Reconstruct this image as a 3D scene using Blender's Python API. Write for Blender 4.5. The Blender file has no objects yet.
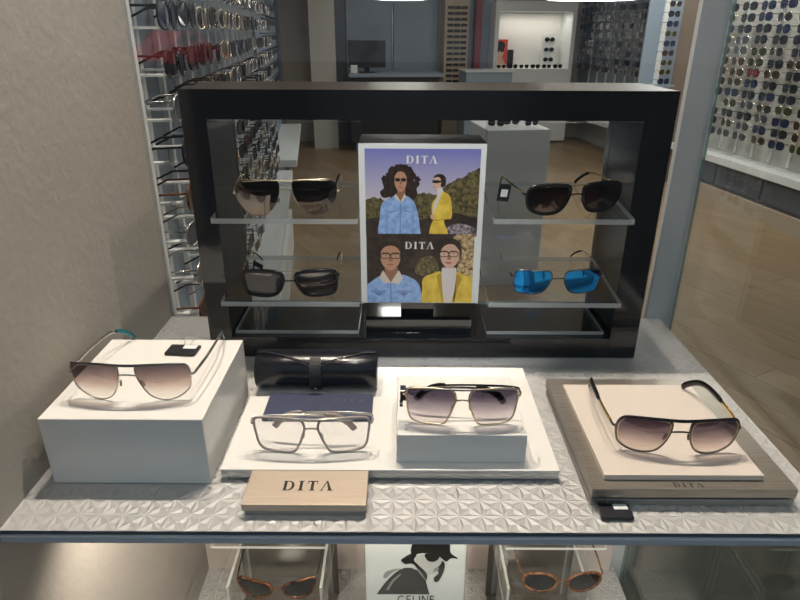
import bpy, bmesh, math, random
from mathutils import Vector, Matrix, Euler
random.seed(7)
R = math.radians
S = bpy.context.scene
COL = S.collection

# ------------------------------------------------------------------ materials
def new_mat(name):
    m = bpy.data.materials.new(name); m.use_nodes = True
    nt = m.node_tree; nt.nodes.clear()
    out = nt.nodes.new('ShaderNodeOutputMaterial')
    return m, nt, out
def N(nt, typ, **kw):
    n = nt.nodes.new(typ)
    for k, v in kw.items():
        if k in n.inputs: n.inputs[k].default_value = v
        else: setattr(n, k, v)
    return n
def c4(c): return (c[0], c[1], c[2], 1.0)
def pbr(name, col, rough=.5, metal=0., coat=0., bump=0., bscale=200., ior=1.5, spec=None):
    m, nt, out = new_mat(name)
    b = N(nt, 'ShaderNodeBsdfPrincipled', **{'Base Color': c4(col), 'Roughness': rough, 'Metallic': metal, 'IOR': ior})
    if coat: b.inputs['Coat Weight'].default_value = coat; b.inputs['Coat Roughness'].default_value = .04
    if spec is not None: b.inputs['Specular IOR Level'].default_value = spec
    tc = N(nt, 'ShaderNodeTexCoord')
    nz = N(nt, 'ShaderNodeTexNoise', Scale=bscale, Detail=4.0)
    nt.links.new(tc.outputs['Object'], nz.inputs['Vector'])
    if bump:
        bp = N(nt, 'ShaderNodeBump', Strength=bump, Distance=.002)
        nt.links.new(nz.outputs['Fac'], bp.inputs['Height']); nt.links.new(bp.outputs['Normal'], b.inputs['Normal'])
    else:
        mr = N(nt, 'ShaderNodeMapRange', **{'To Min': max(0., rough - .03), 'To Max': rough + .03})
        nt.links.new(nz.outputs['Fac'], mr.inputs['Value']); nt.links.new(mr.outputs['Result'], b.inputs['Roughness'])
    nt.links.new(b.outputs['BSDF'], out.inputs['Surface'])
    return m
def schlick(nt, f0=.04, scale=1.0):
    g = N(nt, 'ShaderNodeNewGeometry')
    d = N(nt, 'ShaderNodeVectorMath', operation='DOT_PRODUCT')
    nt.links.new(g.outputs['Incoming'], d.inputs[0]); nt.links.new(g.outputs['Normal'], d.inputs[1])
    ab = N(nt, 'ShaderNodeMath', operation='ABSOLUTE'); nt.links.new(d.outputs['Value'], ab.inputs[0])
    om = N(nt, 'ShaderNodeMath', operation='SUBTRACT'); om.inputs[0].default_value = 1.; nt.links.new(ab.outputs[0], om.inputs[1])
    pw = N(nt, 'ShaderNodeMath', operation='POWER'); pw.inputs[1].default_value = 5.; nt.links.new(om.outputs[0], pw.inputs[0])
    ma = N(nt, 'ShaderNodeMath', operation='MULTIPLY_ADD', use_clamp=True)
    nt.links.new(pw.outputs[0], ma.inputs[0]); ma.inputs[1].default_value = (1 - f0) * scale; ma.inputs[2].default_value = f0
    return ma.outputs[0]
def glassy(name, tint, f0=.04, rough=.0, scale=1.0, gcol=(1, 1, 1)):
    m, nt, out = new_mat(name)
    t = N(nt, 'ShaderNodeBsdfTransparent', Color=c4(tint))
    g = N(nt, 'ShaderNodeBsdfGlossy', Color=c4(gcol), Roughness=rough)
    mx = N(nt, 'ShaderNodeMixShader')
    nt.links.new(schlick(nt, f0, scale), mx.inputs[0]); nt.links.new(t.outputs[0], mx.inputs[1]); nt.links.new(g.outputs[0], mx.inputs[2])
    nt.links.new(mx.outputs[0], out.inputs['Surface'])
    return m
def acrylic_edge(name, col, keep=.45):
    m, nt, out = new_mat(name)
    t = N(nt, 'ShaderNodeBsdfTransparent', Color=c4(col))
    d = N(nt, 'ShaderNodeBsdfPrincipled', **{'Base Color': c4(col), 'Roughness': .12})
    mx = N(nt, 'ShaderNodeMixShader'); mx.inputs[0].default_value = 1 - keep
    nt.links.new(t.outputs[0], mx.inputs[1]); nt.links.new(d.outputs[0], mx.inputs[2]); nt.links.new(mx.outputs[0], out.inputs['Surface'])
    return m
def lens_mat(name, stops, f0=.05, gcol=(1, 1, 1), h=.045, rough=.0):
    """tinted lens: the tint runs from the bottom rim (0) to the top rim (1) of the lens itself"""
    m, nt, out = new_mat(name)
    tc = N(nt, 'ShaderNodeTexCoord'); sp = N(nt, 'ShaderNodeSeparateXYZ'); nt.links.new(tc.outputs['Object'], sp.inputs[0])
    mr = N(nt, 'ShaderNodeMapRange', **{'From Min': .0, 'From Max': h}); nt.links.new(sp.outputs['Z'], mr.inputs['Value'])
    cr = N(nt, 'ShaderNodeValToRGB'); el = cr.color_ramp.elements
    el[0].position, el[0].color = stops[0][0], c4(stops[0][1]); el[1].position, el[1].color = stops[-1][0], c4(stops[-1][1])
    for p, c in stops[1:-1]:
        e = el.new(p); e.color = c4(c)
    nt.links.new(mr.outputs['Result'], cr.inputs['Fac'])
    t = N(nt, 'ShaderNodeBsdfTransparent'); nt.links.new(cr.outputs['Color'], t.inputs['Color'])
    g = N(nt, 'ShaderNodeBsdfGlossy', Color=c4(gcol), Roughness=rough)
    mx = N(nt, 'ShaderNodeMixShader')
    nt.links.new(schlick(nt, f0), mx.inputs[0]); nt.links.new(t.outputs[0], mx.inputs[1]); nt.links.new(g.outputs[0], mx.inputs[2])
    nt.links.new(mx.outputs[0], out.inputs['Surface'])
    return m
def brushed(name, c1, c2, rough=.3, metal=.7, along='x', freq=2200.):
    m, nt, out = new_mat(name)
    tc = N(nt, 'ShaderNodeTexCoord'); mp = N(nt, 'ShaderNodeMapping')
    mp.inputs['Scale'].default_value = (12, freq, freq) if along == 'x' else (freq, 12, freq)
    nt.links.new(tc.outputs['Object'], mp.inputs['Vector'])
    nz = N(nt, 'ShaderNodeTexNoise', Scale=1., Detail=3.0); nt.links.new(mp.outputs[0], nz.inputs['Vector'])
    cr = N(nt, 'ShaderNodeValToRGB'); cr.color_ramp.elements[0].color = c4(c1); cr.color_ramp.elements[1].color = c4(c2)
    cr.color_ramp.elements[0].position = .3; cr.color_ramp.elements[1].position = .7
    nt.links.new(nz.outputs['Fac'], cr.inputs['Fac'])
    b = N(nt, 'ShaderNodeBsdfPrincipled', Roughness=rough, Metallic=metal)
    nt.links.new(cr.outputs[0], b.inputs['Base Color'])
    nt.links.new(b.outputs[0], out.inputs['Surface'])
    return m
def mottled(name, c1, c2, scale, rough=.6, detail=5.):
    m, nt, out = new_mat(name)
    tc = N(nt, 'ShaderNodeTexCoord'); nz = N(nt, 'ShaderNodeTexNoise', Scale=scale, Detail=detail)
    nt.links.new(tc.outputs['Object'], nz.inputs['Vector'])
    cr = N(nt, 'ShaderNodeValToRGB'); cr.color_ramp.elements[0].color = c4(c1); cr.color_ramp.elements[1].color = c4(c2)
    cr.color_ramp.elements[0].position = .36; cr.color_ramp.elements[1].position = .64
    nt.links.new(nz.outputs['Fac'], cr.inputs['Fac'])
    b = N(nt, 'ShaderNodeBsdfPrincipled', Roughness=rough); nt.links.new(cr.outputs[0], b.inputs['Base Color'])
    nt.links.new(b.outputs[0], out.inputs['Surface'])
    return m
def emit(name, col, s):
    m, nt, out = new_mat(name); e = N(nt, 'ShaderNodeEmission', Color=c4(col), Strength=s)
    nt.links.new(e.outputs[0], out.inputs['Surface']); return m
def plaster(name, col):
    m, nt, out = new_mat(name)
    tc = N(nt, 'ShaderNodeTexCoord'); nz = N(nt, 'ShaderNodeTexNoise', Scale=90., Detail=6.); nt.links.new(tc.outputs['Object'], nz.inputs['Vector'])
    n2 = N(nt, 'ShaderNodeTexNoise', Scale=4., Detail=2.); nt.links.new(tc.outputs['Object'], n2.inputs['Vector'])
    mc = N(nt, 'ShaderNodeMix', data_type='RGBA'); mc.inputs['A'].default_value = c4([x * .94 for x in col]); mc.inputs['B'].default_value = c4(col)
    nt.links.new(n2.outputs['Fac'], mc.inputs['Factor'])
    b = N(nt, 'ShaderNodeBsdfPrincipled', Roughness=.75); nt.links.new(mc.outputs['Result'], b.inputs['Base Color'])
    bp = N(nt, 'ShaderNodeBump', Strength=.35, Distance=.003); nt.links.new(nz.outputs['Fac'], bp.inputs['Height']); nt.links.new(bp.outputs[0], b.inputs['Normal'])
    nt.links.new(b.outputs[0], out.inputs['Surface']); return m
def planks(name):
    m, nt, out = new_mat(name)
    tc = N(nt, 'ShaderNodeTexCoord')
    mp = N(nt, 'ShaderNodeMapping'); mp.inputs['Rotation'].default_value = (0, 0, R(62)); nt.links.new(tc.outputs['Object'], mp.inputs[0])
    br = N(nt, 'ShaderNodeTexBrick', Scale=1., **{'Mortar Size': .003, 'Brick Width': 1.3, 'Row Height': .16})
    br.inputs['Color1'].default_value = (.36, .255, .15, 1); br.inputs['Color2'].default_value = (.29, .205, .12, 1); br.inputs['Mortar'].default_value = (.17, .12, .07, 1)
    nt.links.new(mp.outputs[0], br.inputs['Vector'])
    m2 = N(nt, 'ShaderNodeMapping'); m2.inputs['Scale'].default_value = (2, 22, 1); nt.links.new(mp.outputs[0], m2.inputs[0])
    nz = N(nt, 'ShaderNodeTexNoise', Scale=1.5, Detail=6.); nt.links.new(m2.outputs[0], nz.inputs['Vector'])
    mx = N(nt, 'ShaderNodeMix', data_type='RGBA', blend_type='MULTIPLY'); mx.inputs['Factor'].default_value = .6
    cr = N(nt, 'ShaderNodeValToRGB'); cr.color_ramp.elements[0].color = (.6, .6, .6, 1); cr.color_ramp.elements[1].color = (1.25, 1.2, 1.15, 1)
    nt.links.new(nz.outputs['Fac'], cr.inputs['Fac']); nt.links.new(br.outputs['Color'], mx.inputs['A']); nt.links.new(cr.outputs[0], mx.inputs['B'])
    b = N(nt, 'ShaderNodeBsdfPrincipled', Roughness=.4); nt.links.new(mx.outputs['Result'], b.inputs['Base Color'])
    nt.links.new(b.outputs[0], out.inputs['Surface']); return m

M = {}
M['plaster'] = plaster('plaster_wall', (.34, .315, .285))
M['shopwall'] = pbr('shop_wall_paint', (.52, .50, .46), .6)
M['shopgrey'] = pbr('shop_grey_panel', (.25, .31, .38), .35)
M['shopdark'] = pbr('shop_dark_panel', (.10, .115, .14), .4)
M['shopred'] = pbr('shop_red_panel', (.25, .05, .06), .5)
M['shoptan'] = pbr('shop_tan_panel', (.45, .37, .28), .6)
M['ceil'] = pbr('ceiling_paint', (.6, .58, .55), .7)
M['floor'] = planks('oak_planks')
M['road'] = pbr('asphalt', (.016, .017, .019), .9, bump=.3, bscale=60, spec=.05)
M['emboss'] = pbr('pearl_embossed_board', (.46, .455, .45), .42, .12, bscale=500)
M['trim'] = pbr('blue_grey_aluminium', (.50, .54, .60), .45, .1)
M['slabdark'] = pbr('blue_grey_joint', (.10, .12, .15), .4)
M['white'] = pbr('white_gloss_laminate', (.83, .81, .78), .16, coat=.3)
M['mirror'] = pbr('mirror_acrylic_edge', (.78, .78, .77), .06, .95)
M['black'] = pbr('black_gloss_lacquer', (.008, .009, .012), .09, ior=1.6)
M['blacktop'] = pbr('black_satin_lacquer', (.018, .014, .012), .33, ior=1.45, spec=.3)
M['blackmat'] = pbr('black_matte', (.012, .012, .014), .45)
M['blackplast'] = pbr('black_plastic', (.015, .016, .02), .35)
M['chrome'] = pbr('chrome', (.7, .7, .7), .15, 1.)
M['leather'] = pbr('black_leather', (.007, .008, .013), .24, bump=.04, bscale=500)
M['stitch'] = pbr('stitching', (.06, .06, .065), .5)
M['strapleather'] = pbr('grained_strap_leather', (.018, .019, .024), .5, bump=.3, bscale=900)
M['navy'] = pbr('navy_cloth_card', (.035, .045, .095), .6, bump=.1, bscale=900)
M['navyfoil'] = pbr('navy_embossing', (.075, .085, .14), .4)
M['gold_brushed'] = brushed('brushed_champagne_metal', (.64, .51, .40), (.79, .655, .535), .34, .45)
M['steel_brushed'] = brushed('brushed_bronze_steel', (.30, .265, .23), (.46, .415, .36), .30, .7, 'x', 1000.)
M['steel_edge'] = pbr('satin_steel_edge', (.50, .48, .45), .3, .8)
M['card'] = pbr('blush_card', (.66, .58, .52), .5)
M['print_black'] = pbr('black_lettering', (.02, .018, .016), .4)
M['engrave'] = pbr('engraved_dark', (.06, .05, .042), .5)
M['label'] = pbr('white_label', (.78, .80, .80), .4)
M['acrylic'] = glassy('clear_acrylic', (.955, .965, .96), .045)
M['acredge'] = acrylic_edge('acrylic_cut_edge', (.88, .91, .90), .5)
M['window'] = glassy('window_glass', (.97, .985, .98), .035)
M['glassedge'] = acrylic_edge('green_glass_edge', (.28, .40, .38), .35)
M['silver'] = pbr('silver_metal', (.62, .60, .57), .2, 1.)
M['darksilver'] = pbr('gunmetal', (.16, .15, .15), .25, 1.)
M['palegold'] = pbr('pale_gold', (.78, .64, .46), .2, 1.)
M['gold'] = pbr('yellow_gold', (.80, .56, .25), .2, 1.)
M['acetate'] = pbr('black_acetate', (.008, .007, .008), .22, spec=.35)
M['teal'] = pbr('teal_acetate', (.01, .12, .15), .15)
M['crystal'] = pbr('grey_crystal_acetate', (.36, .31, .29), .2)
def tortoise():
    m = mottled('tortoise_acetate', (.012, .005, .003), (.15, .05, .016), 110., .15, 2.); return m
M['tort'] = tortoise()
M['tort2'] = mottled('amber_tortoise', (.045, .016, .007), (.24, .11, .045), 140., .15, 2.)
M['pillar'] = pbr('grey_powder_coat', (.60, .625, .64), .45)
M['taupe'] = pbr('dark_taupe_gloss', (.12, .105, .09), .15)
M['facade'] = mottled('street_facade', (.05, .06, .08), (.13, .15, .19), 1.2, .8)
M['brown'] = pbr('brown_jamb', (.22, .17, .13), .6)
M['lampglow'] = emit('lamp_diffuser', (1, .94, .85), 9.)
M['blueshirt'] = pbr('print_denim', (.30, .46, .78), .4)
LENS = {
 'brown': lens_mat('brown_gradient_lens', [(0, (.99, .985, .975)), (.28, (.93, .90, .88)), (.55, (.68, .60, .57)), (1, (.36, .31, .33))]),
 'grey': lens_mat('grey_gradient_lens', [(0, (.97, .95, .95)), (.4, (.76, .72, .75)), (.95, (.28, .25, .32))]),
 'rose': lens_mat('dark_rose_gradient_lens', [(0, (.98, .95, .92)), (.3, (.84, .78, .77)), (.6, (.50, .44, .47)), (1.0, (.22, .18, .22))]),
 'clear': lens_mat('clear_lens', [(0, (.98, .98, .98)), (1, (.97, .97, .98))]),
 'flash': lens_mat('bronze_flash_lens', [(0, (.55, .42, .34)), (.5, (.16, .13, .12)), (1, (.06, .05, .05))], .12, (1., .92, .85)),
 'smoke': lens_mat('smoke_mirror_lens', [(0, (.42, .38, .38)), (1, (.25, .22, .24))], .13),
 'dbrown': lens_mat('dark_brown_lens', [(0, (.55, .44, .42)), (.4, (.25, .18, .16)), (1, (.07, .045, .04))], .06),
 'blue': lens_mat('blue_mirror_lens', [(0, (.02, .16, .34)), (1, (.01, .06, .18))], .55, (.02, .33, .90), .045, .06),
 'low': lens_mat('dark_smoke_lens', [(0, (.40, .42, .42)), (1, (.10, .10, .11))], .07),
}

# ------------------------------------------------------------------ mesh helpers
class MB:
    def __init__(s): s.v = []; s.f = []; s.m = []; s.smooth = []
    def add(s, vs, fs, mi=0, sm=False):
        o = len(s.v); s.v += [tuple(p) for p in vs]
        for f in fs: s.f.append(tuple(i + o for i in f)); s.m.append(mi); s.smooth.append(sm)
        return s
    def box(s, x0, x1, y0, y1, z0, z1, mi=0, emi=None):
        vs = [(x0, y0, z0), (x1, y0, z0), (x1, y1, z0), (x0, y1, z0), (x0, y0, z1), (x1, y0, z1), (x1, y1, z1), (x0, y1, z1)]
        fs = [(0, 3, 2, 1), (4, 5, 6, 7), (0, 1, 5, 4), (1, 2, 6, 5), (2, 3, 7, 6), (3, 0, 4, 7)]
        o = len(s.v); s.v += vs
        for i, f in enumerate(fs):
            s.f.append(tuple(k + o for k in f)); s.m.append(mi if emi is None or i in emi[1] else emi[0]); s.smooth.append(False)
        return s
    def bbox(s, x0, x1, y0, y1, z0, z1, bev=.001, seg=2, mi=0):
        bm = bmesh.new(); bmesh.ops.create_cube(bm, size=1.)
        for v in bm.verts:
            v.co = Vector(((x0 + x1) / 2 + v.co.x * (x1 - x0), (y0 + y1) / 2 + v.co.y * (y1 - y0), (z0 + z1) / 2 + v.co.z * (z1 - z0)))
        bmesh.ops.bevel(bm, geom=bm.edges[:], offset=bev, segments=seg, affect='EDGES', profile=.5)
        bm.verts.index_update()
        s.add([v.co[:] for v in bm.verts], [[v.index for v in f.verts] for f in bm.faces], mi); bm.free(); return s
    def tube(s, path, rx, rz=None, n=8, closed=False, ref=(0, 0, 1), mi=0, radii=None):
        rz = rz or rx; P = [Vector(p) for p in path]; k = len(P); ref = Vector(ref); vs = []; fs = []
        for i, p in enumerate(P):
            a = P[(i - 1) % k] if (closed or i > 0) else p; b = P[(i + 1) % k] if (closed or i < k - 1) else p
            t = (b - a).normalized(); sd = t.cross(ref)
            if sd.length < 1e-4: sd = t.cross(Vector((1, 0, 0)))
            sd.normalize(); up = sd.cross(t).normalized(); q = radii[i] if radii else 1.
            for j in range(n):
                th = 2 * math.pi * j / n
                vs.append((p + sd * (rx * q * math.cos(th)) + up * (rz * q * math.sin(th)))[:])
        for i in range(k if closed else k - 1):
            for j in range(n):
                a = i * n + j; b = i * n + (j + 1) % n; i2 = (i + 1) % k
                fs.append((a, b, i2 * n + (j + 1) % n, i2 * n + j))
        if not closed:
            fs.append(tuple(range(n - 1, -1, -1))); fs.append(tuple((k - 1) * n + j for j in range(n)))
        return s.add(vs, fs, mi, True)
    def prism(s, poly, axis='y', d0=0., d1=.001, mi=0):
        """polygon given in two coordinates, extruded along the third"""
        def put(p, d): return (p[0], d, p[1]) if axis == 'y' else ((p[0], p[1], d) if axis == 'z' else (d, p[0], p[1]))
        n = len(poly); vs = [put(p, d0) for p in poly] + [put(p, d1) for p in poly]
        fs = [tuple(range(n)), tuple(range(2 * n - 1, n - 1, -1))] + [(i, i + n, (i + 1) % n + n, (i + 1) % n) for i in range(n)]
        return s.add(vs, fs, mi)
    def lathe(s, prof, cx=0, cy=0, n=20, mi=0):
        vs = []; k = len(prof)
        for r, z in prof:
            for j in range(n):
                t = 2 * math.pi * j / n; vs.append((cx + r * math.cos(t), cy + r * math.sin(t), z))
        fs = [(i * n + j, i * n + (j + 1) % n, (i + 1) * n + (j + 1) % n, (i + 1) * n + j) for i in range(k - 1) for j in range(n)]
        fs += [tuple(range(n - 1, -1, -1)), tuple((k - 1) * n + j for j in range(n))]
        return s.add(vs, fs, mi, True)
    def mesh(s, name, mats):
        me = bpy.data.meshes.new(name); me.from_pydata(s.v, [], s.f)
        for m in (mats if isinstance(mats, (list, tuple)) else [mats]): me.materials.append(m)
        for p, mi, sm in zip(me.polygons, s.m, s.smooth): p.material_index = mi; p.use_smooth = sm
        bm = bmesh.new(); bm.from_mesh(me); bmesh.ops.recalc_face_normals(bm, faces=bm.faces); bm.to_mesh(me); bm.free()
        return me
    def build(s, name, mats, parent=None, loc=(0, 0, 0), rot=(0, 0, 0)):
        o = bpy.data.objects.new(name, s.mesh(name, mats)); COL.objects.link(o)
        o.location = loc; o.rotation_euler = rot; o.parent = parent
        return o
def tag(o, label, cat, group=None, kind=None):
    o['label'] = label; o['category'] = cat
    if group: o['group'] = group
    if kind: o['kind'] = kind
    return o
def struct(o): o['kind'] = 'structure'; return o
def root(name, label, cat, loc=(0, 0, 0), rot=(0, 0, 0), group=None):
    o = bpy.data.objects.new(name, None); COL.objects.link(o); o.location = loc; o.rotation_euler = rot; o.empty_display_size = .02
    return tag(o, label, cat, group)
def smooth_closed(pts, per=6):
    out = []; n = len(pts)
    for i in range(n):
        p0, p1, p2, p3 = (Vector(pts[(i + k) % n]) for k in (-1, 0, 1, 2))
        for j in range(per):
            t = j / per
            out.append(.5 * ((2 * p1) + (-p0 + p2) * t + (2 * p0 - 5 * p1 + 4 * p2 - p3) * t * t + (-p0 + 3 * p1 - 3 * p2 + p3) * t ** 3))
    return out
def smooth_open(pts, per=6):
    P = [Vector(p) for p in pts]; P = [P[0] * 2 - P[1]] + P + [P[-1] * 2 - P[-2]]; out = []
    for i in range(1, len(P) - 2):
        p0, p1, p2, p3 = P[i - 1:i + 3]
        for j in range(per):
            t = j / per
            out.append(.5 * ((2 * p1) + (-p0 + p2) * t + (2 * p0 - 5 * p1 + 4 * p2 - p3) * t * t + (-p0 + 3 * p1 - 3 * p2 + p3) * t ** 3))
    return out + [P[-2]]

# lettering: polygons in a unit-high box
def arc(cx, cy, rx, ry, a0, a1, n=12): return [(cx + rx * math.cos(R(a0 + (a1 - a0) * i / n)), cy + ry * math.sin(R(a0 + (a1 - a0) * i / n))) for i in range(n + 1)]
def ring(cx, cy, ro, ri, a0, a1, n=14):
    o = arc(cx, cy, ro[0], ro[1], a0, a1, n); i = arc(cx, cy, ri[0], ri[1], a0, a1, n)
    return [[o[k], o[k + 1], i[k + 1], i[k]] for k in range(n)]
def rect(x0, x1, y0, y1): return [(x0, y0), (x1, y0), (x1, y1), (x0, y1)]
SERIF = {
 'D': ([rect(.04, .30, 0, 1), rect(0, .45, .94, 1), rect(0, .45, 0, .06)] + ring(.40, .5, (.58, .5), (.34, .44), -90, 90), 1.0),
 'I': ([rect(.10, .36, 0, 1), rect(0, .46, .94, 1), rect(0, .46, 0, .06)], .46),
 'T': ([rect(.32, .58, 0, 1), rect(.02, .88, .92, 1), [(.0, .70), (.05, .70), (.10, 1), (.0, 1)], [(.85, .70), (.90, .70), (.90, 1), (.80, 1)], rect(.22, .68, 0, .06)], .90),
 'A': ([[(.0, 0), (.08, 0), (.50, .92), (.44, 1)], [(.66, 0), (.98, 0), (.56, 1), (.42, 1)], rect(-.06, .18, 0, .06), rect(.58, 1.06, 0, .06)], 1.02)}
SANS = {
 'C': (ring(.5, .5, (.5, .52), (.36, .38), 45, 315, 20), .92),
 'E': ([rect(0, .14, 0, 1), rect(0, .58, .86, 1), rect(0, .52, .43, .57), rect(0, .58, 0, .14)], .60),
 'L': ([rect(0, .14, 0, 1), rect(0, .55, 0, .14)], .57),
 'I': ([rect(0, .15, 0, 1)], .15),
 'N': ([rect(0, .14, 0, 1), rect(.66, .80, 0, 1), [(0, 1), (.17, 1), (.80, 0), (.63, 0)]], .80)}
def letters(text, font, h, gap=.2, wscale=1.):
    """polygons of a word centred on (0, 0), letter height h"""
    x = 0; out = []
    for ch in text:
        polys, w = font[ch]
        out += [[((x + px * wscale) * h, (py - .5) * h) for px, py in p] for p in polys]; x += w * wscale + gap
    tot = (x - gap) * h
    return [[(px - tot / 2, py) for px, py in p] for p in out], tot
def word(text, font, width, mat, parent, loc, rot, gap=.2, thick=.0003, wscale=1., name='lettering', hscale=1.):
    _, t1 = letters(text, font, 1., gap, wscale); h = width / t1
    polys, _ = letters(text, font, h, gap, wscale); mb = MB()
    for p in polys: mb.prism([(x, y * hscale) for x, y in p], 'z', 0, thick)
    return mb.build(name, mat, parent, loc, rot)

# ------------------------------------------------------------------ the setting
XL, XR, YF, YB = -.428, .487, .508, 1.045     # window display: left wall, right edge, front edge, back edge
FZ = -.85                                     # shop floor
TH = R(7.6)                                   # the shop behind is turned a little to the display
def T(a, b, z=0): return (a * math.cos(TH) - b * math.sin(TH), a * math.sin(TH) + b * math.cos(TH), z)
SR = (0, 0, TH)

struct(MB().box(XL - .12, XL, .47, 1.05, FZ, 1.62).build('wall_left', M['plaster']))
struct(MB().box(XL - .02, XL + .004, 1.05, 1.062, FZ, 1.62).build('trim_1', M['pillar']))
struct(MB().box(-60, 60, -90, .47, FZ - .14, FZ - .06).build('ground', M['road']))
struct(MB().box(-3.2, 6, .47, 10.5, FZ - .06, FZ).build('floor', M['floor']))
struct(MB().box(-1.6, 3.9, -.3, 8.9, 1.62, 1.70).build('ceiling', M['ceil'], None, (0, 0, 0), SR))
struct(MB().box(-1.6, 3.9, 8.5, 8.6, FZ, 1.62).build('wall_back', M['shopwall'], None, (0, 0, 0), SR))
struct(MB().box(3.62, 3.72, .2, 8.6, FZ, 1.62).build('wall_right', M['shopwall'], None, (0, 0, 0), SR))
struct(MB().box(-.75, -.65, 1.0, 8.6, FZ, 1.62).build('wall_shop_left', M['shopwall'], None, (0, 0, 0), SR))
struct(MB().box(-3, 6, .44, .455, 1.50, 2.2).build('trim_2', M['pillar']))
struct(MB().box(-60, 60, -34, -33, FZ - .06, 9).build('wall_street', M['facade']))
# glass
struct(MB().box(-.9, 3.2, .462, .468, FZ - .06, 1.50).build('window_1', M['window']))
struct(MB().box(XR + .016, XR + .021, .49, 1.035, FZ, 1.50, 0, (1, (3, 5))).build('window_2', [M['window'], M['glassedge']]))
# pillar with a glass edge at its right
struct(MB().box(.462, .508, 1.046, 1.060, FZ, 1.62).build('pillar', M['pillar']))

# ------------------------------------------------------------------ embossed display shelf
def embossed(x0, x1, y0, y1, pitch, hgt, z=0.):
    mb = MB(); nx = round((x1 - x0) / pitch); ny = round((y1 - y0) / pitch); px = (x1 - x0) / nx; py = (y1 - y0) / ny
    for i in range(nx):
        for j in range(ny):
            a = Vector((x0 + i * px, y0 + j * py, z)); b = a + Vector((px, 0, 0)); c = a + Vector((px, py, 0)); d = a + Vector((0, py, 0)); m = a + Vector((px / 2, py / 2, 0))
            for p, q in ((a, b), (b, c), (c, d), (d, a)):
                g = (p + q + m) / 3 - Vector((0, 0, hgt))
                mb.add([p, q, m, g], [(0, 1, 3), (1, 2, 3), (2, 0, 3)])
    return mb
sh = root('display_shelf', 'silvery display shelf embossed with eight-pointed stars, carrying the white plinths and black frame', 'shelf', (0, 0, 0))
embossed(XL, XR, YF - .004, YB, .0250, .0012, .0).build('embossed_top', M['emboss'], sh)
MB().box(XL, XR, YF - .002, YB, -.0115, -.0036).build('board', M['slabdark'], sh)
MB().bbox(XL - .0, XR + .002, YF - .0065, YF - .0022, -.0150, -.0060, .0012).build('front_trim', M['trim'], sh)
MB().box(XL, XR, YF - .002, YB, -.0146, -.0116).build('underside', M['white'], sh)

# white plinths
MB().bbox(-.408, -.222, .580, .776, .0, .090, .0012).build('plinth', M['white'])
tag(bpy.data.objects['plinth'], 'tall glossy white display block by the left wall, under the aviator sunglasses', 'plinth')
o = MB().bbox(-.003, .151, .600, .735, .0165, .056, .0012).build('plinth', M['white'])
tag(o, 'small low white block standing on the white platform under gold sunglasses', 'plinth')
pl = root('display_platform', 'wide thin white platform with mirrored edge in the middle of the shelf', 'platform')
MB().bbox(-.212, .190, .586, .830, .0135, .016, .0006).build('white_top', M['white'], pl)
MB().box(-.211, .189, .587, .829, .003, .0134).build('mirror_edge', M['mirror'], pl)
MB().box(-.205, .183, .594, .824, .0, .0029).build('foot', M['blackmat'], pl)

# DITA sign block
sg = root('sign_block', 'brushed champagne metal sign block reading DITA in front of the clear eyeglasses', 'sign', (-.1045, .555, 0))
MB().bbox(-.0685, .0685, -.029, .029, .008, .017, .0008).build('plate', M['gold_brushed'], sg)
MB().bbox(-.066, .066, -.0265, .027, .0, .006, .0006).build('base', M['steel_edge'], sg)
MB().box(-.062, .062, -.022, .024, .006, .008).build('spacer', M['blackmat'], sg)
word('DITA', SERIF, .056, M['print_black'], sg, (.001, .002, .0170), (0, 0, 0), .34, hscale=1.25)

# right brushed metal plinth
rp = root('display_plinth', 'low brushed metal plinth engraved DITA with a blush card, on the right', 'plinth', (.330, .663, 0))
MB().bbox(-.115, .115, -.119, .119, .013, .025, .0008).build('upper_plate', M['steel_brushed'], rp)
MB().bbox(-.114, .116, -.116, .118, .0, .0085, .0008).build('lower_plate', M['steel_edge'], rp)
MB().box(-.110, .110, -.112, .113, .0085, .013).build('spacer', M['blackmat'], rp)
MB().bbox(-.098, .083, -.104, .091, .0255, .0325, .0006).build('card_panel', M['card'], rp)
word('DITA', SERIF, .033, M['engrave'], rp, (-.005, -.1115, .0250), (0, 0, 0), .42, hscale=1.0)

# ------------------------------------------------------------------ spectacles
OUT = {
 'aviator': [(.0, .74), (.03, .96), (.30, 1.0), (.65, 1.0), (.92, .96), (1.0, .80), (.99, .50), (.93, .26), (.70, .05), (.45, 0), (.22, .12), (.07, .42)],
 'panto': [(.0, .74), (.08, .97), (.32, 1.0), (.70, 1.0), (.94, .97), (1.0, .82), (.98, .50), (.93, .18), (.80, .04), (.50, .0), (.24, .02), (.13, .22), (.05, .50)],
 'wide': [(.0, .72), (.04, .95), (.30, 1.0), (.66, 1.0), (.90, .95), (1.0, .76), (1.0, .50), (.92, .20), (.70, .03), (.42, .0), (.20, .10), (.06, .38)],
 'drop': [(.0, .80), (.05, .98), (.35, 1.0), (.70, 1.0), (.94, .92), (1.0, .70), (.95, .40), (.78, .12), (.55, .0), (.33, .05), (.14, .30), (.03, .58)],
 'square': [(.0, .70), (.06, .93), (.30, 1.0), (.70, 1.0), (.94, .94), (1.0, .75), (.98, .30), (.90, .06), (.65, .0), (.38, .0), (.18, .12), (.05, .42)],
 'cat': [(.0, .52), (.08, .74), (.35, .86), (.70, .97), (.95, 1.04), (1.03, .90), (.98, .60), (.88, .28), (.66, .05), (.42, .0), (.18, .12), (.04, .32)],
 'oval': [(.0, .50), (.06, .74), (.28, .95), (.60, 1.0), (.88, .90), (1.0, .66), (.96, .36), (.80, .12), (.52, .0), (.26, .06), (.08, .26)],
}
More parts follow.
